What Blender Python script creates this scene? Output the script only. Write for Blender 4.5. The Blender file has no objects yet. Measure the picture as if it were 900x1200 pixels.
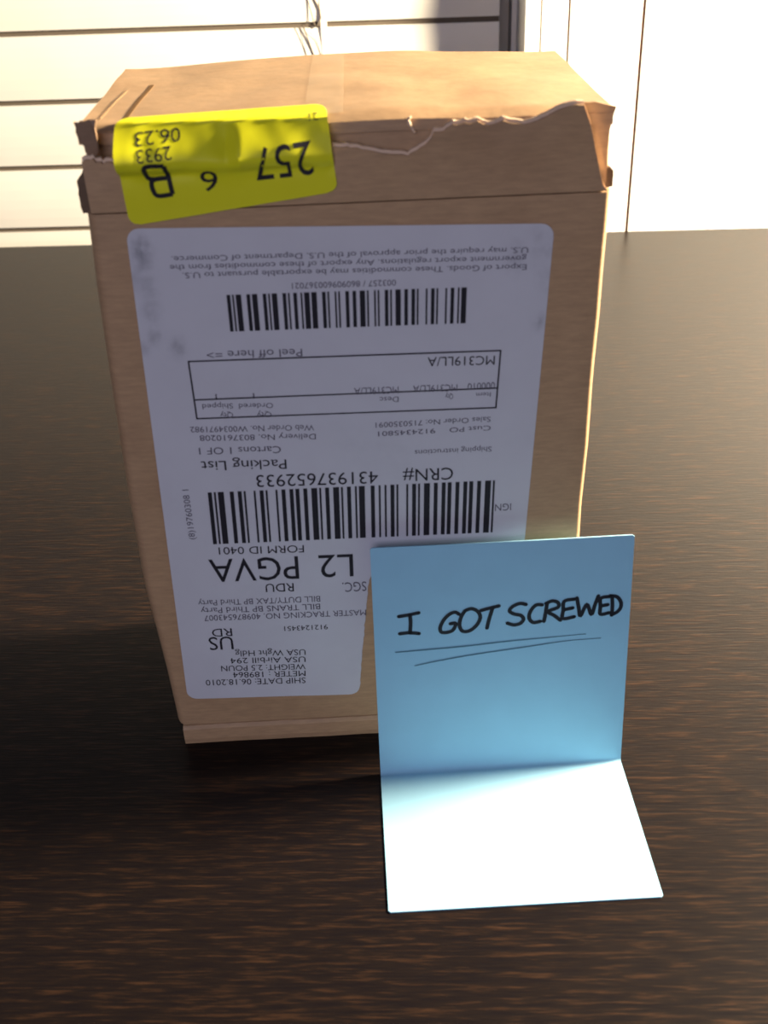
import bpy, bmesh, math, random
from mathutils import Vector, Matrix, noise
random.seed(7)
scene = bpy.context.scene
col = scene.collection
MM = 0.001
ZD = 0.74                      # height of the desk top above the floor (m)

# ---------------------------------------------------------------- camera
PITCH, YAW, ROLL = 0.5478, -0.0241, 0.0377
cam_data = bpy.data.cameras.new('camera')
cam = bpy.data.objects.new('camera', cam_data); col.objects.link(cam)
cam_data.sensor_fit = 'VERTICAL'; cam_data.sensor_height = 24.0
cam_data.lens = 24.0 * 1314.77 / 1200.0
cam_data.clip_start = 0.01; cam_data.clip_end = 50
rz = Matrix.Rotation(YAW, 3, 'Z')
fwd = rz @ Vector((0, math.cos(PITCH), -math.sin(PITCH)))
rt = rz @ Vector((1, 0, 0))
dn = fwd.cross(rt)
r2 = math.cos(ROLL) * rt + math.sin(ROLL) * dn
d2 = -math.sin(ROLL) * rt + math.cos(ROLL) * dn
m = Matrix((r2, -d2, -fwd)).transposed().to_4x4()
m.translation = Vector((-0.659, -273.56, 251.02)) * MM + Vector((0, 0, ZD))
cam.matrix_world = m
cam_data.dof.use_dof = True
cam_data.dof.focus_distance = 0.40
cam_data.dof.aperture_fstop = 16.0
scene.camera = cam

# ---------------------------------------------------------------- world, lights, exposure
scene.view_settings.view_transform = 'Standard'
scene.view_settings.look = 'None'
scene.view_settings.gamma = 1.0
scene.view_settings.use_curve_mapping = False
scene.view_settings.exposure = 0.0
world = bpy.data.worlds.new('dusk_world'); scene.world = world
world.use_nodes = True
bg = world.node_tree.nodes['Background']
bg.inputs['Color'].default_value = (0.42, 0.48, 0.72, 1)
bg.inputs['Strength'].default_value = 0.05

def add_light(name, kind, loc, energy, color, size=None, target=None, **kw):
    ld = bpy.data.lights.new(name, kind); ld.energy = energy; ld.color = color
    for k, v in kw.items(): setattr(ld, k, v)
    if size is not None:
        if kind == 'AREA': ld.size = size
        else: ld.shadow_soft_size = size
    ob = bpy.data.objects.new(name, ld); col.objects.link(ob); ob.location = loc
    if target is not None:
        ob.rotation_euler = (Vector(target) - Vector(loc)).to_track_quat('-Z', 'Y').to_euler()
    return ob
# shaded desk lamp standing to the right of the picture, shining down
LAMP = (0.600, 0.115, ZD + 0.36)
add_light('desk_lamp_light', 'SPOT', LAMP, 128.0, (1.0, 0.84, 0.60), size=0.085,
          target=(0.600, 0.115, ZD), spot_size=math.radians(176), spot_blend=0.10)
# cool fill light added from an unseen source on the near side of the room, behind the photographer
add_light('near_side_fill', 'AREA', (-0.55, -1.9, ZD + 0.75), 15.0, (0.80, 0.77, 1.0), size=1.3,
          target=(0.0, 0.0, ZD + 0.08))

# ---------------------------------------------------------------- materials
def new_mat(name):
    mt = bpy.data.materials.new(name); mt.use_nodes = True
    nt = mt.node_tree
    return mt, nt, nt.nodes['Principled BSDF']
def N(nt, kind, **kw):
    n = nt.nodes.new(kind)
    for k, v in kw.items():
        if k.startswith('i_'): n.inputs[k[2:].replace('_', ' ')].default_value = v
        else: setattr(n, k, v)
    return n
def ramp(nt, fac, stops):
    n = nt.nodes.new('ShaderNodeValToRGB')
    el = n.color_ramp.elements
    while len(el) < len(stops): el.new(0.5)
    for e, (p, c) in zip(el, stops): e.position = p; e.color = (*c, 1)
    nt.links.new(fac, n.inputs['Fac']); return n
def plain(name, color, rough=0.6, spec=0.3, noise_scale=60, var=0.06, bump=0.0):
    mt, nt, b = new_mat(name)
    tc = N(nt, 'ShaderNodeTexCoord')
    nz = N(nt, 'ShaderNodeTexNoise', i_Scale=noise_scale, i_Detail=4.0)
    nt.links.new(tc.outputs['Object'], nz.inputs['Vector'])
    lo = tuple(c * (1 - var) for c in color); hi = tuple(min(1, c * (1 + var)) for c in color)
    rp = ramp(nt, nz.outputs['Fac'], [(0.3, lo), (0.7, hi)])
    nt.links.new(rp.outputs['Color'], b.inputs['Base Color'])
    b.inputs['Roughness'].default_value = rough
    b.inputs['Specular IOR Level'].default_value = spec
    if bump:
        bp = N(nt, 'ShaderNodeBump', i_Strength=bump, i_Distance=0.0005)
        nt.links.new(nz.outputs['Fac'], bp.inputs['Height']); nt.links.new(bp.outputs['Normal'], b.inputs['Normal'])
    return mt

def cardboard_mat(name, base):
    mt, nt, b = new_mat(name)
    tc = N(nt, 'ShaderNodeTexCoord')
    mp = N(nt, 'ShaderNodeMapping'); mp.inputs['Scale'].default_value = (1.0, 1.0, 6.0)
    nt.links.new(tc.outputs['Object'], mp.inputs['Vector'])
    n1 = N(nt, 'ShaderNodeTexNoise', i_Scale=160.0, i_Detail=6.0, i_Roughness=0.7)
    nt.links.new(mp.outputs['Vector'], n1.inputs['Vector'])
    n2 = N(nt, 'ShaderNodeTexNoise', i_Scale=22.0, i_Detail=5.0)
    nt.links.new(tc.outputs['Object'], n2.inputs['Vector'])
    lo = tuple(c * 0.85 for c in base); hi = tuple(min(1, c * 1.12) for c in base)
    r1 = ramp(nt, n1.outputs['Fac'], [(0.3, lo), (0.7, hi)])
    r2_ = ramp(nt, n2.outputs['Fac'], [(0.25, (0.72, 0.68, 0.66)), (0.45, (1, 1, 1))])
    mx = N(nt, 'ShaderNodeMix', data_type='RGBA', blend_type='MULTIPLY'); mx.inputs['Factor'].default_value = 0.8
    nt.links.new(r1.outputs['Color'], mx.inputs[6]); nt.links.new(r2_.outputs['Color'], mx.inputs[7])
    nt.links.new(mx.outputs[2], b.inputs['Base Color'])
    wv = N(nt, 'ShaderNodeTexNoise', i_Scale=300.0, i_Detail=3.0)
    nt.links.new(tc.outputs['Object'], wv.inputs['Vector'])
    bp = N(nt, 'ShaderNodeBump', i_Strength=0.15, i_Distance=0.0006)
    nt.links.new(wv.outputs['Fac'], bp.inputs['Height']); nt.links.new(bp.outputs['Normal'], b.inputs['Normal'])
    b.inputs['Roughness'].default_value = 0.5
    b.inputs['Specular IOR Level'].default_value = 0.45
    return mt
M_CARD = cardboard_mat('brown_cardboard', (0.49, 0.312, 0.170))
M_CORE = cardboard_mat('torn_cardboard_core', (0.80, 0.60, 0.42))
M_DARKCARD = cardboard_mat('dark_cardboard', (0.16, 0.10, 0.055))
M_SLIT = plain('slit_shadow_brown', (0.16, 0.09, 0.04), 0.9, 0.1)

def paper_mat(name, color, stain_color=None, rough=0.55, spec=0.35):
    mt, nt, b = new_mat(name)
    tc = N(nt, 'ShaderNodeTexCoord')
    nz = N(nt, 'ShaderNodeTexNoise', i_Scale=90.0, i_Detail=5.0)
    nt.links.new(tc.outputs['Object'], nz.inputs['Vector'])
    rp = ramp(nt, nz.outputs['Fac'], [(0.3, tuple(c * 0.96 for c in color)), (0.7, color)])
    out = rp.outputs['Color']
    if stain_color:
        at = N(nt, 'ShaderNodeAttribute', attribute_name='stain')
        n2 = N(nt, 'ShaderNodeTexNoise', i_Scale=350.0, i_Detail=4.0)
        nt.links.new(tc.outputs['Object'], n2.inputs['Vector'])
        mu = N(nt, 'ShaderNodeMath', operation='MULTIPLY'); nt.links.new(at.outputs['Fac'], mu.inputs[0])
        r2_ = ramp(nt, n2.outputs['Fac'], [(0.35, (0.25, 0.25, 0.25)), (0.65, (1, 1, 1))])
        nt.links.new(r2_.outputs['Color'], mu.inputs[1])
        mx = N(nt, 'ShaderNodeMix', data_type='RGBA'); nt.links.new(mu.outputs[0], mx.inputs['Factor'])
        nt.links.new(out, mx.inputs[6]); mx.inputs[7].default_value = (*stain_color, 1)
        out = mx.outputs[2]
    nt.links.new(out, b.inputs['Base Color'])
    n3 = N(nt, 'ShaderNodeTexNoise', i_Scale=500.0, i_Detail=2.0)
    nt.links.new(tc.outputs['Object'], n3.inputs['Vector'])
    bp = N(nt, 'ShaderNodeBump', i_Strength=0.06, i_Distance=0.0003)
    nt.links.new(n3.outputs['Fac'], bp.inputs['Height']); nt.links.new(bp.outputs['Normal'], b.inputs['Normal'])
    b.inputs['Roughness'].default_value = rough; b.inputs['Specular IOR Level'].default_value = spec
    return mt
M_LABEL = paper_mat('label_paper', (0.66, 0.66, 0.70), (0.22, 0.22, 0.25))
M_YELLOW = paper_mat('fluorescent_yellow_paper', (0.80, 0.78, 0.012))
M_BLUE = paper_mat('blue_note_paper', (0.32, 0.60, 0.78), rough=0.7, spec=0.2)
M_INK = plain('black_print', (0.022, 0.020, 0.026), 0.6, 0.2)
M_GREYINK = plain('grey_print', (0.11, 0.10, 0.13), 0.6, 0.2)
M_MARKER = plain('black_marker_ink', (0.012, 0.014, 0.022), 0.5, 0.3)
M_PENCIL = plain('faint_marker_ink', (0.07, 0.17, 0.24), 0.6, 0.2)
M_WHITE = plain('white_paint', (0.82, 0.80, 0.76), 0.5, 0.3, 30, 0.02)
M_SLAT = plain('cream_slat', (0.80, 0.77, 0.70), 0.45, 0.3, 25, 0.02)
M_CORD = plain('grey_beige_cord', (0.17, 0.14, 0.11), 0.8, 0.1)
M_GAP = plain('gap_brown', (0.040, 0.016, 0.010), 0.9, 0.1)
M_FRAME = plain('grey_window_frame', (0.70, 0.67, 0.60), 0.5, 0.3)
M_FLOOR = plain('brown_carpet', (0.16, 0.13, 0.11), 0.95, 0.1, 200, 0.2)
M_TAPE, nt, b = new_mat('clear_tape')
b.inputs['Base Color'].default_value = (0.85, 0.72, 0.5, 1); b.inputs['Roughness'].default_value = 0.25
tc = N(nt, 'ShaderNodeTexCoord'); nz = N(nt, 'ShaderNodeTexNoise', i_Scale=80.0)
nt.links.new(tc.outputs['Object'], nz.inputs['Vector'])
rp = ramp(nt, nz.outputs['Fac'], [(0.3, (0.04, 0.04, 0.04)), (0.7, (0.10, 0.10, 0.10))])
nt.links.new(rp.outputs['Color'], b.inputs['Alpha'])
M_GLASS, nt, b = new_mat('window_glass')
b.inputs['Base Color'].default_value = (0.9, 0.95, 0.95, 1); b.inputs['Roughness'].default_value = 0.03
b.inputs['Transmission Weight'].default_value = 1.0

def desk_mat():
    mt, nt, b = new_mat('black_brown_wood')
    tc = N(nt, 'ShaderNodeTexCoord')
    mp = N(nt, 'ShaderNodeMapping'); mp.inputs['Scale'].default_value = (55, 620, 620)
    nt.links.new(tc.outputs['Object'], mp.inputs['Vector'])
    n1 = N(nt, 'ShaderNodeTexNoise', i_Scale=1.0, i_Detail=6.0, i_Roughness=0.62)
    nt.links.new(mp.outputs['Vector'], n1.inputs['Vector'])
    mp2 = N(nt, 'ShaderNodeMapping'); mp2.inputs['Scale'].default_value = (110, 1300, 1300)
    nt.links.new(tc.outputs['Object'], mp2.inputs['Vector'])
    n2 = N(nt, 'ShaderNodeTexNoise', i_Scale=1.0, i_Detail=3.0)
    nt.links.new(mp2.outputs['Vector'], n2.inputs['Vector'])
    mix = N(nt, 'ShaderNodeMix', data_type='FLOAT'); mix.inputs['Factor'].default_value = 0.45
    nt.links.new(n1.outputs['Fac'], mix.inputs[2]); nt.links.new(n2.outputs['Fac'], mix.inputs[3])
    rp = ramp(nt, mix.outputs[0], [(0.40, (0.0066, 0.0048, 0.0056)), (0.52, (0.0095, 0.0064, 0.0058)), (0.60, (0.024, 0.0125, 0.008)), (0.72, (0.045, 0.022, 0.012))])
    nt.links.new(rp.outputs['Color'], b.inputs['Base Color'])
    rr = N(nt, 'ShaderNodeMapRange'); rr.inputs['To Min'].default_value = 0.28; rr.inputs['To Max'].default_value = 0.42
    nt.links.new(mix.outputs[0], rr.inputs['Value']); nt.links.new(rr.outputs[0], b.inputs['Roughness'])
    bp = N(nt, 'ShaderNodeBump', i_Strength=0.35, i_Distance=0.0004)
    nt.links.new(mix.outputs[0], bp.inputs['Height']); nt.links.new(bp.outputs['Normal'], b.inputs['Normal'])
    b.inputs['Specular IOR Level'].default_value = 0.13
    return mt
M_DESK = desk_mat()

# ---------------------------------------------------------------- helpers
def link_mesh(name, verts, faces, mat, parent=None, smooth=False, scale=MM):
    me = bpy.data.meshes.new(name)
    me.from_pydata([tuple(c * scale for c in v) for v in verts], [], faces)
    bm = bmesh.new(); bm.from_mesh(me)
    bmesh.ops.recalc_face_normals(bm, faces=bm.faces); bm.to_mesh(me); bm.free()
    me.materials.append(mat)
    if smooth:
        for p in me.polygons: p.use_smooth = True
    ob = bpy.data.objects.new(name, me); col.objects.link(ob)
    if parent is not None: ob.parent = parent
    return ob
def empty(name, loc, rot=0.0):
    o = bpy.data.objects.new(name, None); col.objects.link(o)
    o.location = loc; o.rotation_euler = (0, 0, rot); o.empty_display_size = 0.05
    return o
def tag(o, label=None, cat=None, group=None, kind=None):
    for k, v in (('label', label), ('category', cat), ('group', group), ('kind', kind)):
        if v: o[k] = v
    return o
def box_vf(x0, x1, y0, y1, z0, z1, base=0):
    v = [(x0, y0, z0), (x1, y0, z0), (x1, y1, z0), (x0, y1, z0), (x0, y0, z1), (x1, y0, z1), (x1, y1, z1), (x0, y1, z1)]
    f = [(0, 3, 2, 1), (4, 5, 6, 7), (0, 1, 5, 4), (1, 2, 6, 5), (2, 3, 7, 6), (3, 0, 4, 7)]
    return v, [tuple(i + base for i in q) for q in f]
def boxes(blist):
    V, Fc = [], []
    for bb in blist:
        v, f = box_vf(*bb, base=len(V)); V += v; Fc += f
    return V, Fc
def bevelled(ob, width, segs=2):
    bm = bmesh.new(); bm.from_mesh(ob.data)
    bmesh.ops.bevel(bm, geom=list(bm.edges), offset=width, segments=segs, affect='EDGES', profile=0.5)
    bm.to_mesh(ob.data); bm.free(); return ob
def nz3(x, y, z, s=1.0): return noise.noise(Vector((x * s, y * s, z * s)))
def interp(tab, x):
    if x <= tab[0][0]: return tab[0][1]
    for (a, va), (b_, vb) in zip(tab, tab[1:]):
        if x <= b_: return va + (vb - va) * (x - a) / (b_ - a) if b_ > a else vb
    return tab[-1][1]
def tube(points, radius, n=8, taper=None):
    """closed tube along points (list of Vectors)"""
    V, Fc = [], []
    P = [Vector(p) for p in points]
    prev = None
    for i, p in enumerate(P):
        t = (P[min(i + 1, len(P) - 1)] - P[max(i - 1, 0)]).normalized()
        a = prev if prev is not None else (Vector((0, 1, 0)) if abs(t.y) < 0.9 else Vector((1, 0, 0)))
        a = (a - t * a.dot(t)).normalized(); b_ = t.cross(a); prev = a
        r = radius * (taper(i / (len(P) - 1)) if taper else 1)
        for k in range(n):
            th = 2 * math.pi * k / n
            V.append(tuple(p + (a * math.cos(th) + b_ * math.sin(th)) * r))
    for i in range(len(P) - 1):
        for k in range(n):
            Fc.append((i * n + k, i * n + (k + 1) % n, (i + 1) * n + (k + 1) % n, (i + 1) * n + k))
    Fc.append(tuple(range(n))[::-1]); Fc.append(tuple(range((len(P) - 1) * n, len(P) * n)))
    return V, Fc
def catmull(pts, sub=6):
    if len(pts) < 3:
        a, b_ = pts[0], pts[-1]
        return [tuple(a[i] + (b_[i] - a[i]) * k / sub for i in range(len(a))) for k in range(sub + 1)]
    out = []
    P = [pts[0]] + list(pts) + [pts[-1]]
    for i in range(1, len(P) - 2):
        for k in range(sub):
            t = k / sub
            out.append(tuple(0.5 * (2 * P[i][d] + (P[i + 1][d] - P[i - 1][d]) * t + (2 * P[i - 1][d] - 5 * P[i][d] + 4 * P[i + 1][d] - P[i + 2][d]) * t * t + (3 * P[i][d] - P[i - 1][d] - 3 * P[i + 1][d] + P[i + 2][d]) * t ** 3) for d in range(len(P[0]))))
    out.append(tuple(pts[-1])); return out
def text_shape(s, weight=0.0):
    """vertices (x from 0 to 1 along the line, y in cap heights) and faces of a line of lettering"""
    cu = bpy.data.curves.new('lettering', 'FONT'); cu.body = s; cu.resolution_u = 3; cu.offset = weight
    ob = bpy.data.objects.new('lettering', cu); col.objects.link(ob)
    dg = bpy.context.evaluated_depsgraph_get(); dg.update()
    me = bpy.data.meshes.new_from_object(ob.evaluated_get(dg))
    V = [(v.co.x, v.co.y) for v in me.vertices]; Fc = [tuple(p.vertices) for p in me.polygons]
    bpy.data.objects.remove(ob); bpy.data.curves.remove(cu); bpy.data.meshes.remove(me)
    x0 = min(v[0] for v in V); x1 = max(v[0] for v in V)
    return [((x - x0) / (x1 - x0), y / CAP) for x, y in V], Fc
CAP = 1.0
_v, _f = text_shape('H'); CAP = max(y for _, y in _v)

# ================================================================= THE ROOM
ROOM_A = math.radians(-3.6145)
ROOM_O = Vector((0, 518.2, 0))
def room_pt(x, y, z):          # room coordinates (mm; wall face y=0, desk top z=0) -> world mm
    return (math.cos(ROOM_A) * x - math.sin(ROOM_A) * y + ROOM_O.x, math.sin(ROOM_A) * x + math.cos(ROOM_A) * y + ROOM_O.y, z + ZD * 1000)
def room_boxes(name, blist, mat, parent=None, bevel=0.0):
    V, Fc = boxes(blist)
    ob = link_mesh(name, [room_pt(*v) for v in V], Fc, mat, parent)
    if bevel: bevelled(ob, bevel * MM)
    return ob
FLZ = -740
WX0 = -1300                    # left side of the window opening
WJ = 122.0                     # right side of the opening
WZ0, WZ1 = -90, 1250
fl = room_boxes('floor', [(-2200, 2200, -2600, 400, FLZ - 60, FLZ)], M_FLOOR); tag(fl, kind='structure')
wall = room_boxes('wall_back', [(-2200, WX0, 0, 140, FLZ, 1760), (WX0, WJ, 0, 140, FLZ, WZ0), (WX0, WJ, 0, 140, WZ1, 1760),
                                (WJ, 2200, 14, 140, FLZ, 1760)], M_WHITE)
tag(wall, kind='structure')
for (a, c) in ((151.4, 197.7), (199.7, 1100), (1101.5, 2200)):
    p_ = room_boxes('panel', [(a, c, 0, 13.9, FLZ, 1760)], M_WHITE, wall, 0.35)
for a, c in ((149.6, 151.5), (197.6, 199.8)):
    room_boxes('panel_joint', [(a, c, 0.9, 13.9, FLZ, 1760)], M_GAP, wall)
tr = room_boxes('trim_1', [(132.6, 149.6, -1.8, 14, FLZ, 1310)], M_WHITE, None, 0.7); tag(tr, kind='structure')
room_boxes('casing_step', [(122.0, 131.8, -1.2, 14, WZ0, 1310)], M_WHITE, tr, 0.7)
room_boxes('casing_groove', [(131.7, 132.7, -0.9, 14, WZ0, 1310)], plain('groove_tan', (0.45, 0.36, 0.24), 0.7, 0.2), tr)
win = room_boxes('window_1', [(118.5, 122.0, 62, 140, WZ0, WZ1), (WX0, WX0 + 40, 62, 140, WZ0, WZ1), (WX0 + 40, 118.5, 92, 140, WZ0, WZ0 + 40),
                              (WX0 + 40, 118.5, 92, 140, WZ1 - 40, WZ1), (78, 118.5, 92, 140, WZ0 + 40, WZ1 - 40)], M_FRAME)
tag(win, kind='structure')
room_boxes('pane', [(WX0 + 40, 78, 112, 116, WZ0 + 40, WZ1 - 40)], M_GLASS, win)
room_boxes('window_sill', [(WX0, WJ, -10, 92, WZ0 - 18, WZ0)], M_WHITE, win)

# --- slatted blind in the window recess
RO = Vector(room_pt(0, 0, 0)) * MM
blind = empty('slatted_window_blind', RO, ROOM_A)
tag(blind, 'cream horizontal slatted blind closed over the window behind the cardboard box', 'blind')
SL_Y, SL_X0, SL_X1 = 52.0, WX0 + 20, 109.0
PITCH_Z = 46.35
slat_h = 42.6
sv, sf = [], []
nprof = 7
prof = []
for k in range(nprof):                      # crowned slat profile: front side then back side
    t = k / (nprof - 1) - 0.5
    prof.append((-1.6 * (1 - (2 * t) ** 2) - 1.0, t * slat_h))
for k in range(nprof):
    t = 0.5 - k / (nprof - 1)
    prof.append((-1.6 * (1 - (2 * t) ** 2) + 1.0, t * slat_h))
npf = len(prof)
for x in (SL_X0, SL_X1):
    for (y, z) in prof: sv.append((x, y, z))
for k in range(npf):
    sf.append((k, (k + 1) % npf, npf + (k + 1) % npf, npf + k))
sf.append(tuple(range(npf))[::-1]); sf.append(tuple(range(npf, 2 * npf)))
slat = link_mesh('slat', sv, sf, M_SLAT, blind)
zs = []
z = 135.4 - PITCH_Z / 2 - 4 * PITCH_Z
while z < WZ1 - 70: zs.append(z); z += PITCH_Z
for i, z in enumerate(zs):
    o = slat if i == 0 else slat.copy()
    if i: col.objects.link(o); o.parent = blind
    o.location = (0, SL_Y * MM, z * MM)
V, Fc = boxes([(SL_X0, SL_X1, SL_Y + 1.3, SL_Y + 1.9, WZ0 + 4, WZ1 - 45)])
link_mesh('gap_tone_sheet', V, Fc, plain('taupe_gap_tone', (0.13, 0.105, 0.08), 0.9, 0.1), blind)  # sheet added behind the slats so the gaps show a dim brown
V, Fc = boxes([(SL_X0, SL_X1, SL_Y - 16, SL_Y + 16, WZ1 - 45, WZ1)])
bevelled(link_mesh('headrail', V, Fc, M_SLAT, blind), 0.002)
V, Fc = boxes([(SL_X0, SL_X1, SL_Y - 10, SL_Y + 10, WZ0 + 2, zs[0] - slat_h / 2 - 4)])
bevelled(link_mesh('bottom_rail', V, Fc, M_SLAT, blind), 0.002)
def cord(pts, r, name):
    V, Fc = tube([Vector(p) for p in pts], r, 6)
    return link_mesh(name, V, Fc, M_CORD, blind, True)
yc = SL_Y - 2.9
cord([(-40, yc, WZ1 - 40), (-28, yc, 175), (-22.7, yc, 151.8), (-19.0, yc - 1, 136.5), (-18.2, yc, 134)], 0.42, 'ladder_cord')
cord([(-34, yc, WZ1 - 40), (-23, yc, 175), (-18.1, yc, 151.6), (-14.9, yc, 145.5), (-14.4, yc, 139.7), (-16.6, yc, 135.4), (-18.2, yc, 134)], 0.62, 'lift_cord')
cord([(-30.4, yc, 135), (-29.5, yc, 132), (-25.3, yc, 113.4), (-14, yc, 60), (-4, yc, 0), (4, yc, -60)], 0.30, 'ladder_cord')
cord([(-26.8, yc, 135.5), (-26.0, yc, 132), (-19.9, yc, 113.3), (-6, yc, 60), (4, yc, 0), (10, yc, -60)], 0.55, 'lift_cord')
cord([(-24.4, yc, 135), (-23.5, yc, 132), (-18.0, yc, 125.5), (-15.0, yc, 113.1), (-12, yc, 60), (-8, yc, -40)], 0.22, 'pull_cord')
V, Fc = boxes([(-14.6, -10.4, SL_Y - 2.8, SL_Y - 2.2, -70, WZ1 - 45)])
tp = link_mesh('ladder_tape', V, Fc, M_SLAT, blind)

# ================================================================= THE DESK
desk = empty('desk', Vector((RO.x, RO.y, 0.0)), ROOM_A)
tag(desk, 'black-brown wood grain desk with the cardboard box and blue note on it', 'desk')
V, Fc = boxes([(-850, 850, -760, -0.6, 740 - 34, 740)])
bevelled(link_mesh('tabletop', V, Fc, M_DESK, desk), 0.0009, 2)
for sx in (-1, 1):
    for yy in (-730, -60):
        V, Fc = boxes([(sx * 815 - 28, sx * 815 + 28, yy - 25, yy + 25, 0, 706)])
        link_mesh('leg', V, Fc, M_DESK, desk)
V, Fc = boxes([(-787, 787, -60, -40, 620, 706)])
link_mesh('apron', V, Fc, M_DESK, desk)

# ================================================================= THE BOX
# outlines and print positions in mm on the front of the box (x across, z up), and pen strokes on the note
LABEL_TEXT = [('U.S. may require the prior approval of the U.S. Department of Commerce.', (42.91, 163.43), (-42.81, 165.15), 1.41, 0.35), ('government export regulations. Any export of these commodities from the', (42.59, 161.28), (-43.51, 163.03), 1.42, 0.35), ('Export of Goods. These commodities may be exportable pursuant to U.S.', (42.68, 159.09), (-40.72, 160.93), 1.44, 0.35), ('003257 / 860909600367021', (10.75, 156.66), (-14.67, 157.02), 1.55, 0.3), ('Peel off here =>', (-13.44, 139.23), (-37.51, 139.77), 2.15, 0.45), ('MC319LL/A', (35.63, 134.73), (18.33, 135.16), 2.56, 0.6), ('000010', (35.84, 127.08), (28.72, 127.09), 2.01, 0.3), ('MC319LL/A', (26.05, 126.98), (14.5, 127.23), 2.01, 0.3), ('MC319LL/A', (10.72, 127.19), (-0.8, 127.31), 2.01, 0.3), ('1', (-26.67, 127.21), (-27.02, 127.23), 1.62, 0.4), ('1', (-36.34, 127.49), (-36.69, 127.51), 1.62, 0.4), ('Item', (34.81, 124.12), (31.0, 124.2), 1.28, 0.3), ('Qty', (24.96, 124.15), (22.95, 124.26), 1.53, 0.3), ('Desc', (10.66, 124.17), (5.75, 124.31), 1.53, 0.3), ('Ordered', (-22.09, 124.06), (-30.95, 124.29), 1.52, 0.35), ('Shipped', (-32.48, 124.5), (-40.43, 124.69), 1.51, 0.35), ('Qty', (-22.76, 121.42), (-26.55, 121.5), 1.54, 0.35), ('Qty', (-32.76, 121.84), (-36.1, 121.9), 1.53, 0.35), ('Web Order No. W0034971982', (-11.88, 116.93), (-44.38, 118.11), 1.7, 0.35), ('Delivery No. 8037610208', (-11.6, 114.16), (-42.25, 115.37), 1.71, 0.35), ('Sales Order No: 7150350091', (34.99, 116.78), (4.38, 116.67), 1.57, 0.35), ('Cust PO    9124345801', (35.06, 114.03), (4.97, 113.88), 1.46, 0.35), ('Shipping instructions', (35.46, 107.47), (14.67, 107.45), 1.62, 0.3), ('Cartons 1 OF 1', (-21.17, 110.86), (-42.94, 111.57), 2.14, 0.5), ('Packing List', (-20.03, 106.62), (-42.91, 107.27), 2.99, 0.8), ('CRN#', (25.1, 101.38), (11.33, 101.5), 3.9, 1), ('431937652933', (4.56, 101.34), (-28.62, 102.05), 3.89, 1), ('IGN', (41.47, 88.52), (36.91, 88.5), 2.34, 0.3), ('FORM ID 0401', (-17.35, 77.66), (-41.5, 78.43), 2.57, 0.6), ('L2', (-3.57, 73.59), (-13.47, 73.76), 8.06, 1), ('PGVA', (-19.33, 73.83), (-44.9, 74.24), 8.2, 1), ('RDU', (-21.29, 64.13), (-29.47, 64.35), 3.01, 0.8), ('SGC.', (-0.16, 63.38), (-7.15, 63.36), 3.51, 0.4), ('BILL DUTY/TAX BP Third Party', (-13.91, 58.84), (-49.66, 59.45), 2.1, 0.5), ('BILL TRANS BP Third Party', (-14.09, 55.93), (-49.28, 56.5), 2.12, 0.5), ('MASTER TRACKING NO. 409876543007', (-0.58, 52.73), (-48.62, 53.67), 2.15, 0.5), ('9121243451', (-12.3, 47.7), (-25.33, 47.92), 1.84, 0.6), ('RD', (-41.01, 48.16), (-46.99, 48.24), 3.01, 0.9), ('US', (-41.09, 44.96), (-48.38, 45.13), 5.1, 0.9), ('USA Wght Hdlg', (-19.61, 38.31), (-40.94, 39.12), 2.25, 0.7), ('USA Airbill 294', (-19.81, 35.37), (-42.67, 36.29), 2.21, 0.7), ('WEIGHT: 2.5 POUN', (-20.02, 32.39), (-45.86, 33.35), 2.23, 0.7), ('METER : 189864', (-20.22, 29.56), (-42.51, 30.45), 2.25, 0.7), ('SHIP DATE: 06.18.2010', (-20.42, 26.7), (-51.23, 27.86), 2.34, 0.7)]
STICKER_TEXT = [('257', (-7.8, 191.29), (-21.19, 190.44), 7.75), ('6', (-29.67, 185.57), (-33.58, 185.45), 4.73), ('2933', (-39.17, 191.5), (-46.92, 191.07), 2.68), ('06.23', (-37.12, 194.63), (-47.21, 194.12), 2.44), ('21', (-5.91, 196.69), (-8.01, 196.59), 1.5)]
BAR1 = [(28.15, 153.8), (-30.82, 154.69), (-30.94, 144.86), (27.95, 144.18)]
BAR2 = [(36.69, 96.51), (-42.29, 97.14), (-42.82, 79.57), (36.45, 78.8)]
TABLE = [(37.02, 136.11), (-42.36, 137.15), (-42.29, 120.45), (36.28, 119.43)]; MID = [(36.57, 125.28), (-42.03, 126.04)]
VTEXT = (-47.37, 98.43), (-47.62, 81.67)
B_STROKES = [[(-40.31, 180.39), (-41.08, 187.53)], [(-40.31, 180.39), (-43.7, 180.14), (-44.66, 181.59), (-44.69, 183.38), (-43.72, 184.03), (-40.77, 184.19)], [(-43.72, 184.03), (-45.23, 184.39), (-45.67, 185.98), (-45.05, 187.51), (-41.08, 187.53)]]
STICKER = [(-52.06, 196.95), (-4.05, 199.02), (-2.25, 179.28), (-51.3, 173.14)]
TEAR = [(-59.86, 193.72), (-57.26, 194.36), (-55.16, 193.33), (-53.17, 193.81), (-52.48, 188.81), (-39.84, 188.06), (-20.53, 187.22), (-3.38, 187.44), (-2.84, 190.12), (1.03, 189.96), (4.88, 189.02), (9.72, 188.04), (14.2, 187.46), (16.17, 188.53), (18.52, 189.97), (19.5, 191.08), (20.09, 192.58), (22.41, 192.67), (23.18, 193.4), (24.53, 194.1), (27.23, 194.26), (30.12, 194.42), (31.68, 193.79), (33.24, 193.35), (35.92, 194.37), (37.87, 193.72), (40.79, 193.41), (43.66, 194.04), (46.48, 195.62), (49.3, 196.81), (51.95, 197.53), (53.69, 197.37)]
RIGHTDIAG = [(53.69, 197.37), (55.79, 192.59), (57.94, 185.16), (59.89, 178.51), (61.09, 176.22)]
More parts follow.
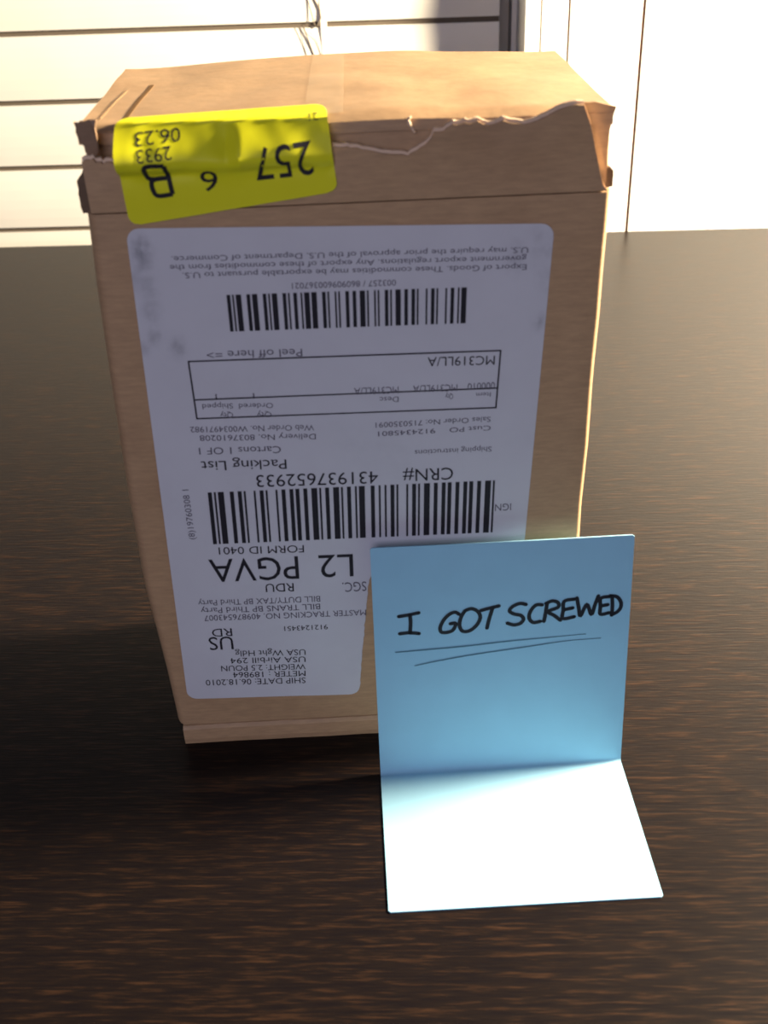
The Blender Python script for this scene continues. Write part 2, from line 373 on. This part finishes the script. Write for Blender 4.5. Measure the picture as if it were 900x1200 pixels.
REAR_EAR = [(53.95, 196.43), (57.03, 196.48), (61.98, 195.16), (60.89, 189.89), (60.9, 183.07), (61.25, 176.62), (59.63, 179.13)]
LEFT_EAR = [(-55.19, 197.46), (-59.01, 197.24), (-60.32, 197.3), (-59.89, 193.53), (-58.89, 190.63), (-57.59, 188.26), (-55.77, 192.02)]
LEFT_TAB = [(-59.3, 187.36), (-60.73, 185.86), (-62.55, 183.38), (-62.76, 180.2), (-62.44, 175.51), (-60.67, 175.43), (-58.32, 186.34)]
RIGHT_TAB = [(60.85, 181.28), (61.84, 181.43), (62.51, 180.61), (62.65, 176.76), (61.05, 176.63)]
CURL = [(14.74, 196.57), (14.51, 194.33), (15.06, 192.79), (16.01, 191.42)]
STAIN = [(-49.65, 166.97), (-49.4, 163.31), (-49.4, 157.84), (-49.57, 151.11), (-49.74, 144.19), (-53.16, 141.31), (-51.93, 160.17), (-44.42, 141.09), (46.6, 143.7), (40.11, 160.74), (46.86, 163.03), (47.69, 155.3)]
WRITING = [[(7.37, 55.15), (10.44, 55.55), (13.21, 56.09)], [(10.64, 55.54), (10.77, 52.71), (10.48, 49.4)], [(7.5, 49.35), (10.28, 49.54), (13.14, 49.12)], [(24.93, 54.92), (23.71, 55.7), (21.96, 54.98), (20.3, 53.08), (19.34, 50.77), (19.73, 49.2), (21.58, 49.09), (23.13, 49.82), (23.88, 51.92), (22.34, 51.89)], [(26.57, 55.99), (25.43, 53.83), (25.0, 51.14), (25.91, 49.18), (28.07, 49.29), (30.14, 51.18), (31.06, 53.61), (30.35, 55.53), (28.51, 56.58), (26.57, 55.99)], [(31.27, 55.83), (33.93, 56.49), (36.48, 57.04)], [(34.64, 56.45), (33.63, 52.75), (33.02, 49.82)], [(44.34, 57.04), (42.6, 57.49), (40.57, 56.68), (39.56, 55.22), (40.9, 54.08), (42.86, 53.49), (43.7, 52.14), (42.69, 50.78), (40.84, 50.42), (38.98, 51.12)], [(49.06, 56.64), (47.21, 56.63), (45.71, 54.73), (45.34, 52.51), (46.5, 50.9), (48.66, 51.13)], [(50.48, 57.14), (50.14, 54.11), (49.69, 51.07)], [(50.17, 57.04), (51.99, 57.75), (53.65, 57.07), (53.69, 55.54), (50.85, 54.3), (52.74, 52.78), (54.54, 51.13)], [(58.53, 57.94), (55.48, 57.42), (55.26, 54.51), (55.24, 51.68), (58.53, 52.07)], [(55.46, 54.62), (58.02, 55.05)], [(59.13, 58.26), (59.76, 55.06), (60.38, 52.2), (62.09, 55.98), (63.56, 52.48), (64.46, 55.6), (65.36, 58.59)], [(68.76, 58.15), (66.11, 57.73), (66.13, 55.04), (66.24, 52.44), (68.7, 52.76)], [(66.23, 55.15), (68.27, 55.49)], [(69.36, 58.35), (69.62, 55.06), (69.57, 51.88)], [(68.75, 58.39), (70.82, 57.91), (72.04, 56.09), (72.03, 54.21), (71.07, 52.86), (69.46, 52.01)]]
UNDERLINE = [[(5.95, 43.07), (13.73, 43.44), (26.18, 44.0), (38.62, 44.93), (51.07, 45.49), (62.27, 46.01)], [(11.52, 38.1), (18.85, 39.48), (29.28, 41.02), (44.89, 42.73), (56.31, 43.96), (66.71, 44.29)]]
LEAN = -0.0642                  # the front panel leans a little towards the viewer
box = empty('cardboard_box', (0, 0, ZD))
tag(box, 'worn brown cardboard shipping box standing on end with torn top flap on the desk', 'box')
def fr(u, z, off=0.0): return (u, LEAN * z - off, z)
LEFT = [(0, -62.4), (8.8, -63.0), (30, -63.6), (65, -65.4), (100, -64.9), (130, -64.0), (157, -63.0), (176, -61.9), (193, -60.6)]
RIGHT = [(0, 62.0), (8.8, 62.2), (75, 62.1), (85, 61.8), (106, 62.2), (128, 61.9), (144, 62.2), (160, 62.1), (174, 62.3), (193, 61.3)]
BACK = 68.0
def inset(u): return 2.4 + max(0.0, 3.6 * (8 - u) / 70.0)
def ring(z, ins):
    """outline of the box at height z, counter-clockwise seen from above, starting front left"""
    x0, x1 = interp(LEFT, z), interp(RIGHT, z)
    yf = LEAN * z; pts = []
    rl, rly, rr, rry = 3.2, 7.0, 1.5, 2.6
    for k in range(7):           # front left corner
        a = math.pi / 2 * k / 6
        pts.append((x0 + rl * (1 - math.sin(a)), yf + rly * (1 - math.cos(a)) + 0, 0))
    pts = pts[::-1]
    corner_l = [(x0 + rl * (1 - math.cos(a)), yf + rly * (1 - math.sin(a))) for a in [math.pi / 2 * k / 6 for k in range(7)]]
    front = [(x0 + rl + (x1 - rr - x0 - rl) * k / 24, yf) for k in range(1, 24)]
    corner_r = [(x1 - rr + rr * math.sin(a), yf + rry * (1 - math.cos(a))) for a in [math.pi / 2 * k / 6 for k in range(7)]]
    right = [(x1 + 0.8 * math.sin(math.pi * k / 8) * math.sin(z / 60.0), yf + rry + (BACK - 3 - yf - rry) * k / 8) for k in range(1, 8)]
    back = [(x1 - (x1 - x0) * k / 12, BACK + 0.6 * math.sin(math.pi * k / 12)) for k in range(1, 12)]
    left = [(x0 - 1.2 * math.sin(math.pi * k / 8) * math.sin(math.pi * z / 195), BACK - 3 + (yf + rly - BACK + 3) * k / 8) for k in range(1, 8)]
    P = corner_l + front + corner_r + right + [(x1, BACK - 1.5), (x1 - 1.5, BACK)] + back + [(x0 + 1.5, BACK), (x0, BACK - 1.5)] + left
    out = []
    for (x, y) in P:
        if ins and y < 20:
            w = max(0.0, min(1.0, (20 - y) / 14.0))
            y = y + (inset(x)) * w
        out.append((x, y, z))
    return out
levels = [(8.8, 0), (9.6, 0)] + [(10 + 166 * k / 26, 0) for k in range(1, 27)] + [(176.1, 1), (180, 1), (184, 1), (188, 1), (192.6, 1)]
V, Fc = [], []
for i, (z, ins) in enumerate(levels):
    r = ring(z, ins); n = len(r); V += r
    if i:
        a, b_ = (i - 1) * n, i * n
        for k in range(n): Fc.append((a + k, a + (k + 1) % n, b_ + (k + 1) % n, b_ + k))
Fc.append(tuple(range(n))[::-1]); Fc.append(tuple(range((len(levels) - 1) * n, len(levels) * n)))
body = link_mesh('carton_body', V, Fc, M_CARD, box)
bm = bmesh.new(); bm.from_mesh(body.data)
for f in bm.faces: f.smooth = len(f.verts) == 4
for e in bm.edges:
    if len(e.link_faces) == 2 and e.calc_face_angle() > 0.6: e.smooth = False
bm.to_mesh(body.data); bm.free()

# bottom tray and the folded bottom edge
V, Fc = boxes([(-60.5, 60.5, 1.8, BACK - 1.0, 0.05, 8.75)])
bevelled(link_mesh('bottom_tray', V, Fc, M_CARD, box), 0.0006)
V, Fc = [], []
nu = 40
for i in range(nu + 1):
    u = -61.0 + 122.6 * i / nu
    zt = 7.5 + 0.25 * nz3(u, 0, 1, 0.12); zb = 0.1
    y0 = 0.2 - 0.25 * nz3(u, 3, 1, 0.1)
    for (y, z) in ((y0, zb), (y0 - 0.5, zb + 2.2), (y0 - 0.5, zt - 1.2), (y0 + 0.4, zt - 0.2), (y0 + 1.0, zt), (2.2, zt - 0.6), (2.2, zb)):
        V.append((u, y, z))
for i in range(nu):
    for k in range(7):
        Fc.append((i * 7 + k, (i + 1) * 7 + k, (i + 1) * 7 + (k + 1) % 7, i * 7 + (k + 1) % 7))
Fc.append(tuple(range(7))); Fc.append(tuple(range(nu * 7, nu * 7 + 7)))
link_mesh('bottom_flap', V, Fc, M_CARD, box)

# top panel
def top_front(u): return LEAN * 195 + inset(u) - 0.6
def top_back(u): return 66.5 + 6.0 * max(0.0, 1 - ((u + 2) / 55.0) ** 2)
def top_z(u, y): return 195.2 + 0.5 * math.sin(u * 0.05 + 1) + 0.45 * nz3(u, y, 0, 0.05)
V, Fc = [], []
NU, NV = 44, 22
def sheet(NU, NV, fa, fb, name, mat, parent, smooth=True):
    """closed sheet: fa and fb give the outer and inner surface at (i/NU, j/NV)"""
    V, Fc = [], []
    for f in (fa, fb):
        for i in range(NU + 1):
            for j in range(NV + 1): V.append(f(i / NU, j / NV))
    n = (NU + 1) * (NV + 1); I = lambda i, j: i * (NV + 1) + j
    for i in range(NU):
        for j in range(NV):
            Fc.append((I(i, j), I(i + 1, j), I(i + 1, j + 1), I(i, j + 1)))
            Fc.append((n + I(i, j), n + I(i, j + 1), n + I(i + 1, j + 1), n + I(i + 1, j)))
    for i in range(NU):
        Fc.append((I(i, 0), n + I(i, 0), n + I(i + 1, 0), I(i + 1, 0))); Fc.append((I(i, NV), I(i + 1, NV), n + I(i + 1, NV), n + I(i, NV)))
    for j in range(NV):
        Fc.append((I(0, j), I(0, j + 1), n + I(0, j + 1), n + I(0, j))); Fc.append((I(NU, j), n + I(NU, j), n + I(NU, j + 1), I(NU, j + 1)))
    ob = link_mesh(name, V, Fc, mat, parent)
    if smooth:
        bm = bmesh.new(); bm.from_mesh(ob.data)
        for f in bm.faces: f.smooth = True
        for e in bm.edges:
            if len(e.link_faces) == 2 and e.calc_face_angle() > 0.7: e.smooth = False
        bm.to_mesh(ob.data); bm.free()
    return ob
def top_pt(s, t, th):
    u = -61.0 + 122.4 * s
    y = top_front(u) + (top_back(u) - top_front(u)) * t
    d = min(1.0, (y - top_front(u)) / 3.0)
    return (u, y, top_z(u, y) - 1.2 * (1 - d) ** 2 - th)
sheet(NU, NV, lambda s, t: top_pt(s, t, 0), lambda s, t: top_pt(s, t, 2.5), 'top_flap', M_CARD, box)
def strip_on_top(a, b_, w, name, mat, lift=0.12, th=0.1):
    (x0, y0), (x1, y1) = a, b_
    def f(s, t, l):
        x = x0 + (x1 - x0) * s + (t - 0.5) * w; y = y0 + (y1 - y0) * s
        return (x, y, top_z(x, y) + l)
    return sheet(16, 3, lambda s, t: f(s, t, lift), lambda s, t: f(s, t, lift - th), name, mat, box)
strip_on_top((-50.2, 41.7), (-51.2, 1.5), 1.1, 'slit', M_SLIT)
strip_on_top((-56.2, 35.0), (-57.4, 2.0), 0.7, 'slit', cardboard_mat('creased_cardboard', (0.36, 0.22, 0.11)))
strip_on_top((-3.4, 71.0), (-4.6, -7.0), 9.0, 'tape', M_TAPE, 0.25, 0.05)

# torn front flap
TEAR = [(u, min(z, 184.6)) if -52.6 < u < -3.3 else (u, z - (4.6 if u < -52.6 else 0)) for u, z in TEAR]
TEAR = [(u + 2.2 if -52.6 < u < -52 else u, z) for u, z in TEAR]
PROFILE = TEAR + RIGHTDIAG[1:]
def tear_z(u):
    t = sorted(PROFILE, key=lambda p: p[0])
    return interp(t, u)
us = sorted(set([round(p[0], 2) for p in PROFILE] + [round(-60 + 1.1 * k, 2) for k in range(111)]))
us = [u for u in us if -59.9 <= u <= 61.0]
def flap_top(u):
    z = tear_z(u)
    if u < -50: z += 1.3 * nz3(u, 2, 0, 0.9)
    if u < 49: z += 0.32 * nz3(u, 0, 0, 1.3) + 0.2 * nz3(u, 5, 0, 3.1)
    return max(z, 176.7)
def flap_off(u, z):
    h = max(0.0, (z - 177) / 18)
    return 0.35 + h * (0.7 * nz3(u, z, 2, 0.07) + 0.5) + 0.18 * nz3(u, z, 9, 0.3) * h + (0.7 * h * h * max(0, min(1, (u - 35) / 18)))
NR = 9
def flap_fn(i, t, th, drop):
    u = us[i]; z1 = flap_top(u) - drop; z0 = 176.45
    z = z0 + max(0.05, z1 - z0) * t
    return fr(u, z, flap_off(u, z) - th)
L = len(us) - 1
torn = sheet(L, NR, lambda s, t: flap_fn(round(s * L), t, 0, 0.75), lambda s, t: flap_fn(round(s * L), t, 0.9, 0.75), 'torn_flap', M_CARD, box)
def core_fn(i, t, th):
    u = us[i]; z1 = flap_top(u) + 0.12 * nz3(u, 1, 1, 4.0)
    z0 = max(176.4, z1 - 3.0); z = z0 + (z1 - z0) * t
    return fr(u, z, flap_off(u, z) - th)
sheet(L, 3, lambda s, t: core_fn(round(s * L), t, 0.95), lambda s, t: core_fn(round(s * L), t, 2.2), 'torn_paper_edge', M_CORE, torn)

def plate(poly, off, th, name, mat, parent, bulge=0.0):
    """thin curved piece of card with the given outline on the front"""
    V = [fr(u, z, off + bulge * nz3(u, z, 3, 0.2)) for u, z in poly] + [fr(u, z, off - th + bulge * nz3(u, z, 3, 0.2)) for u, z in poly]
    n = len(poly)
    Fc = [tuple(range(n)), tuple(range(2 * n - 1, n - 1, -1))] + [(k, (k + 1) % n, n + (k + 1) % n, n + k) for k in range(n)]
    return link_mesh(name, V, Fc, mat, parent)
def jag(poly, amp, sub=3):
    out = []
    for (a, b_) in zip(poly, poly[1:] + poly[:1]):
        for k in range(sub):
            t = k / sub
            out.append((a[0] + (b_[0] - a[0]) * t + (amp * random.uniform(-1, 1) if k else 0), a[1] + (b_[1] - a[1]) * t + (amp * random.uniform(-1, 1) if k else 0)))
    return out
plate(jag(REAR_EAR, 0.12), -1.9, 1.0, 'side_flap', M_CARD, box, 0.12)
plate(jag(LEFT_EAR, 0.5), -0.4, 1.1, 'side_flap', cardboard_mat('shaded_cardboard', (0.27, 0.165, 0.095)), box, 0.8)  # left ear has a darker card colour, standing in for shade at this corner
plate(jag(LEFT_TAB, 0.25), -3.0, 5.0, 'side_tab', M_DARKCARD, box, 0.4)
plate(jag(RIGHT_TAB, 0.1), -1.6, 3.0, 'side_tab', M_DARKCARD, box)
P = [Vector(fr(u, z, -1.4 + 0.5 * math.sin(k))) for k, (u, z) in enumerate(catmull([(15.0, 195.0)] + CURL[1:], 5))]
V, Fc = tube(P, 0.42, 6, lambda t: 0.4 + 1.2 * t * (1 - t) * 2)
link_mesh('torn_paper_shred', V, Fc, M_CORE, box, True)

# ---- white shipping label
LAB_O = (-57.73, 20.16); LAB_T = -0.034
LW, LH = 101.6, 152.4
def lab(a, b_):
    c, s = math.cos(LAB_T), math.sin(LAB_T)
    return (LAB_O[0] + c * a - s * b_, LAB_O[1] + s * a + c * b_)
def lab_off(u, z): return 0.30 + 0.10 * nz3(u, z, 4, 0.06)
def lab_right(b_):
    u, z = lab(50, b_)
    torn_tab = [(18, -4.05), (33.6, -2.63), (48.9, -0.98), (63.5, 0.59), (68.5, 2.5), (71.2, 12.0), (72.4, 30.0), (73.4, 43.0)]
    if z >= 73.4: return LW
    uu = interp(torn_tab, z) + 0.3 * nz3(z, 0, 0, 0.5)
    return min(LW, (uu - LAB_O[0] + math.sin(LAB_T) * b_) / math.cos(LAB_T))
RADIUS = 3.2
_e = [0, .15, .4, .8, 1.3, 1.9, 2.6, 3.4]
LAB_ROWS = [v / LH for v in _e + [3.4 + (LH - 6.8) * k / 110 for k in range(1, 110)] + [LH - v for v in _e[::-1]]]
def lab_fn(s, t):
    b_ = LH * LAB_ROWS[round(t * (len(LAB_ROWS) - 1))]
    x0, x1 = 0.0, lab_right(b_)
    e = min(b_, LH - b_)
    if e < RADIUS:
        dx = RADIUS - math.sqrt(max(0.0, RADIUS ** 2 - (RADIUS - e) ** 2))
        x0 += dx; x1 -= dx
    return lab(x0 + (x1 - x0) * s, b_)
def lab_pt(s, t, th):
    u, z = lab_fn(s, t); return fr(u, z, lab_off(u, z) - th)
label = sheet(70, len(LAB_ROWS) - 1, lambda s, t: lab_pt(s, t, 0), lambda s, t: lab_pt(s, t, 0.12), 'shipping_label', M_LABEL, box)
label['label'] = 'large white shipping label printed upside down'
at = label.data.attributes.new('stain', 'FLOAT', 'POINT')
SPOTS = [(x, z, r, k) for (x, z), r, k in zip(STAIN, (2.2, 1.5, 2.2, 2.0, 1.4, 1.2, 2.6, 1.7, 1.3, 2.4, 3.2, 2.4), (.9, .6, .45, .5, .6, .5, .35, .6, .6, .3, .3, .25))]
vals = []
for v in label.data.vertices:
    u, z = v.co.x / MM, v.co.z / MM; s = 0.0
    for (x, zz, r, k) in SPOTS: s = max(s, k * math.exp(-(((u - x) / r) ** 2 + ((z - zz) / (r * 1.5)) ** 2)))
    s += 0.10 * max(0.0, nz3(u, z, 0, 0.05))
    vals.append(min(1.0, s))
at.data.foreach_set('value', vals)

def on_label(u, z): return fr(u, z, lab_off(u, z) + 0.07)
def lay_text(s, a, b_, h, weight=0.0):
    """lettering from a to b_ on the front (upside down lettering runs right to left)"""
    tv, tf = text_shape(s, weight)
    d = Vector((b_[0] - a[0], b_[1] - a[1])); w = d.length; d.normalize()
    up = Vector((-d.y, d.x))
    return [(a[0] + d.x * w * x + up.x * h * y, a[1] + d.y * w * x + up.y * h * y) for x, y in tv], tf
def flat_mesh(name, V, Fc, mat, parent):
    me = bpy.data.meshes.new(name); me.from_pydata([tuple(c * MM for c in v) for v in V], [], Fc)
    me.materials.append(mat); ob = bpy.data.objects.new(name, me); col.objects.link(ob); ob.parent = parent
    return ob
for s, a, b_, h, k in LABEL_TEXT:
    pv, pf = lay_text(s, a, b_, h)
    flat_mesh('printed_line', [on_label(u, z) for u, z in pv], pf, M_INK if k >= 0.55 else M_GREYINK, label)
pv, pf = lay_text('(8)19760308 1', VTEXT[1], VTEXT[0], 1.7)
flat_mesh('printed_line', [on_label(u, z) for u, z in pv], pf, M_GREYINK, label)
def quad_at(q, s, t):
    (ax, az), (bx, bz), (cx, cz), (dx, dz) = q        # top right, top left, bottom left, bottom right
    tx, tz = ax + (bx - ax) * s, az + (bz - az) * s
    lx, lz = dx + (cx - dx) * s, dz + (cz - dz) * s
    return (tx + (lx - tx) * t, tz + (lz - tz) * t)
def barcode(q, pattern, name='barcode'):
    total = sum(pattern); V, Fc = [], []; x = 0
    for i, w in enumerate(pattern):
        if i % 2 == 0:
            s0, s1 = x / total, (x + w) / total
            base = len(V); V += [on_label(*quad_at(q, s, t)) for s, t in ((s0, 0), (s1, 0), (s1, 1), (s0, 1))]
            Fc.append((base, base + 1, base + 2, base + 3))
        x += w
    return flat_mesh(name, V, Fc, M_INK, label)
rng = random.Random(21)
def code(n):
    out = []
    while len(out) < n: out += rng.choice([[2, 1, 2, 2, 2, 2], [1, 2, 1, 2, 2, 3], [3, 1, 1, 2, 2, 2], [1, 1, 3, 2, 2, 2], [2, 2, 3, 2, 1, 1], [3, 2, 1, 1, 2, 2], [1, 4, 1, 1, 2, 2], [2, 3, 1, 1, 1, 3], [1, 1, 2, 3, 3, 1]])
    return out + [2, 3, 3, 1, 1, 1, 2]
barcode(BAR1, code(66)); barcode(BAR2, code(72))
def line_quads(segs, w):
    V, Fc = [], []
    for a, b_ in segs:
        d = Vector((b_[0] - a[0], b_[1] - a[1])); d.normalize(); n_ = Vector((-d.y, d.x)) * w / 2; d *= w / 2
        base = len(V)
        V += [on_label(*p) for p in ((a[0] - d.x + n_.x, a[1] - d.y + n_.y), (b_[0] + d.x + n_.x, b_[1] + d.y + n_.y), (b_[0] + d.x - n_.x, b_[1] + d.y - n_.y), (a[0] - d.x - n_.x, a[1] - d.y - n_.y))]
        Fc.append((base, base + 1, base + 2, base + 3))
    return V, Fc
V, Fc = line_quads([(TABLE[0], TABLE[1]), (TABLE[1], TABLE[2]), (TABLE[2], TABLE[3]), (TABLE[3], TABLE[0]), (MID[0], MID[1])], 0.42)
flat_mesh('printed_table', V, Fc, M_INK, label)

# ---- yellow sticker wrapped over the top front edge
def st_off(u, z):
    w = max(0.0, min(1.0, (z - 182.6) / 4.2)); w = w * w * (3 - 2 * w)          # above the fold
    lower = flap_off(u, min(z, 186)) + 0.45 + 0.15 * nz3(u, z, 1, 0.12)
    h = max(0.0, min(1.0, (z - 185.0) / 10.3))
    upper = lower + 0.5 * math.sin(math.pi * h) * (1 + nz3(u, 0, 6, 0.13)) - (inset(u) + lower - 1.0) * h
    crease = 0.9 * math.exp(-((z - 184.8) / 1.3) ** 2) * (0.5 + nz3(u, 1, 8, 0.16))
    dent = 1.5 * math.exp(-((u + 27.5 + (z - 185) * 0.3) / 3.5) ** 2 - ((z - 187) / 3.0) ** 2)
    saw = 4.2 * max(0.0, -27 - u) / 25 if u < -27 else 3.4 * max(0.0, -4 - u) / 23 * min(1, (u + 27) / 3)
    upper += saw * math.sin(math.pi * min(1.0, 0.06 + 0.94 * h)) + 0.4 + 1.6 * (1 - h) * min(1.0, h * 3)
    return lower * (1 - w) + upper * w - crease + dent + (0.35 * nz3(u, z, 3, 0.22) * w)
ZT = 195.7
def st_pt(u, z, lift):
    if z <= ZT: return fr(u, z, st_off(u, z) + lift)
    x, y, _ = fr(u, ZT, st_off(u, ZT))
    p = (z - ZT) * 4.4; r = 1.0
    yy = y + p - lift * max(0, 1 - p / 2)
    d = min(1.0, max(0.0, (yy - top_front(u)) / 3.0))
    return (x, yy, max(ZT + 0.05, top_z(u, yy) + 0.35) * min(1, p / 1.5) + ZT * (1 - min(1, p / 1.5)) + lift)
ST = STICKER            # top left, top right, bottom right, bottom left
def st_uv(s, t):
    H = 24.0; W_ = 49.0; e = min(t, 1 - t) * H; x0, x1 = 0.0, 1.0
    if e < 2.6:
        dx = (2.6 - math.sqrt(max(0.0, 2.6 ** 2 - (2.6 - e) ** 2))) / W_; x0 += dx; x1 -= dx
    s = x0 + (x1 - x0) * s
    bx, bz = ST[3][0] + (ST[2][0] - ST[3][0]) * s, ST[3][1] + (ST[2][1] - ST[3][1]) * s
    tx, tz = ST[0][0] + (ST[1][0] - ST[0][0]) * s, ST[0][1] + (ST[1][1] - ST[0][1]) * s
    return (bx + (tx - bx) * t, bz + (tz - bz) * t)
sticker = sheet(70, 60, lambda s, t: st_pt(*st_uv(s, t), 0.0), lambda s, t: st_pt(*st_uv(s, t), -0.15), 'yellow_sticker', M_YELLOW, box)
sticker['label'] = 'crumpled fluorescent yellow routing sticker folded over the top edge'
V, Fc = [], []
def add_flat(pv, pf):
    bm = bmesh.new()
    vs = [bm.verts.new((u, z, 0)) for u, z in pv]
    for f in pf:
        try: bm.faces.new([vs[i] for i in f])
        except ValueError: pass
    for _ in range(2):
        es = [e for e in bm.edges if e.calc_length() > 0.9]
        if es: bmesh.ops.subdivide_edges(bm, edges=es, cuts=1)
    bmesh.ops.triangulate(bm, faces=bm.faces)
    bm.verts.index_update(); base = len(V)
    V.extend(st_pt(v.co.x, v.co.y, 0.16) for v in bm.verts); Fc.extend(tuple(v.index + base for v in f.verts) for f in bm.faces)
    bm.free()
for s, a, b_, h in STICKER_TEXT:
    add_flat(*lay_text(s, a, b_, h, 0.0))
def ribbon(pts, w):
    P = catmull(pts, 6); pv, pf = [], []
    for i, p in enumerate(P):
        q0, q1 = P[max(0, i - 1)], P[min(len(P) - 1, i + 1)]
        d = Vector((q1[0] - q0[0], q1[1] - q0[1])); d.normalize()
        pv += [(p[0] - d.y * w / 2, p[1] + d.x * w / 2), (p[0] + d.y * w / 2, p[1] - d.x * w / 2)]
        if i: k = 2 * i; pf.append((k - 2, k - 1, k + 1, k))
    return pv, pf
for st in B_STROKES: add_flat(*ribbon(st, 1.05))
flat_mesh('sticker_lettering', V, Fc, M_INK, sticker)

# ================================================================= THE BLUE NOTE
NX, NY, NW, NH1, NH2, NL = 1.37, -18.36, 74.92, 78.02, 52.1, 0.1151
note = empty('blue_paper_note', (NX * MM, NY * MM, ZD))
tag(note, 'folded blue paper note with black handwriting propped up in front of the box', 'note')
TH = 0.45
def note_path(d):
    """d < 0: along the flap on the desk, d > 0: up the standing part; gives (y, z, normal y, normal z) of the front face"""
    r = 1.3; arc = r * (math.pi / 2 - NL)
    nu_ = (-math.cos(NL), math.sin(NL)); 
    if d <= -arc / 2: return (-r + (d + arc / 2) + 0.0, TH, 0, 1)
    if d >= arc / 2:
        dd = d - arc / 2
        a = math.pi / 2 - NL
        y0, z0 = -r + r * math.sin(a), TH + r - r * math.cos(a)
        return (y0 + dd * math.sin(NL), z0 + dd * math.cos(NL), -math.cos(NL), math.sin(NL))
    a = (d + arc / 2) / r
    return (-r + r * math.sin(a), TH + r - r * math.cos(a), -math.sin(a), math.cos(a))
ds = [-NH2, -NH2 + 0.3, -NH2 + 0.6] + [-NH2 + 3 * k for k in range(1, 17)] + [-1.4, -1.0, -0.6, -0.2, 0.2, 0.6, 1.0, 1.4] + [3 + 3 * k for k in range(0, 25)] + [NH1 - 0.6, NH1 - 0.3, NH1]
def note_pt(s, t, back):
    d = ds[round(t * (len(ds) - 1))]
    y, z, ny, nz_ = note_path(d)
    e = min(NH1 - d, d + NH2); x0, x1 = 0.0, NW
    if e < 0.6: x0 += 0.6 - e; x1 -= 0.6 - e
    x = x0 + (x1 - x0) * s
    bow = 0.0
    if d > 4: bow = 0.25 * math.sin(math.pi * s) * (d / NH1)
    y -= bow * (1 if d > 0 else 0)
    if back: y -= ny * TH; z -= nz_ * TH
    return (x, y, max(z, 0.02))
sheetn = sheet(12, len(ds) - 1, lambda s, t: note_pt(s, t, False), lambda s, t: note_pt(s, t, True), 'paper_sheet', M_BLUE, note)
def on_note(u, v, l=0.09):
    y, z, ny, nz_ = note_path(v + 0.4)
    y -= 0.25 * math.sin(math.pi * u / NW) * (v / NH1)
    return (u, y + ny * l, z + nz_ * l)
V, Fc = [], []
rngw = random.Random(3)
for st in WRITING:
    pv, pf = ribbon(st, 1.15)
    base = len(V); V += [on_note(u, v) for u, v in pv]; Fc += [tuple(i + base for i in f) for f in pf]
    for end in (st[0], st[-1]):                      # round pen ends
        base = len(V); V += [on_note(end[0] + 0.57 * math.cos(k * math.pi / 4), end[1] + 0.57 * math.sin(k * math.pi / 4)) for k in range(8)]
        Fc.append(tuple(range(base, base + 8)))
flat_mesh('handwriting', V, Fc, M_MARKER, sheetn)
for st, w in zip(UNDERLINE, (0.5, 0.45)):
    P = catmull(st, 6); pv, pf = [], []
    for i, p in enumerate(P):
        q0, q1 = P[max(0, i - 1)], P[min(len(P) - 1, i + 1)]
        d = Vector((q1[0] - q0[0], q1[1] - q0[1])); d.normalize()
        ww = w * (0.5 + 0.5 * math.sin(math.pi * min(1, 0.15 + i / len(P)))) / 2
        pv += [(p[0] - d.y * ww, p[1] + d.x * ww), (p[0] + d.y * ww, p[1] - d.x * ww)]
        if i: k = 2 * i; pf.append((k - 2, k - 1, k + 1, k))
    flat_mesh('underline', [on_note(u, v) for u, v in pv], pf, M_PENCIL, sheetn)
bpy.context.view_layer.update()
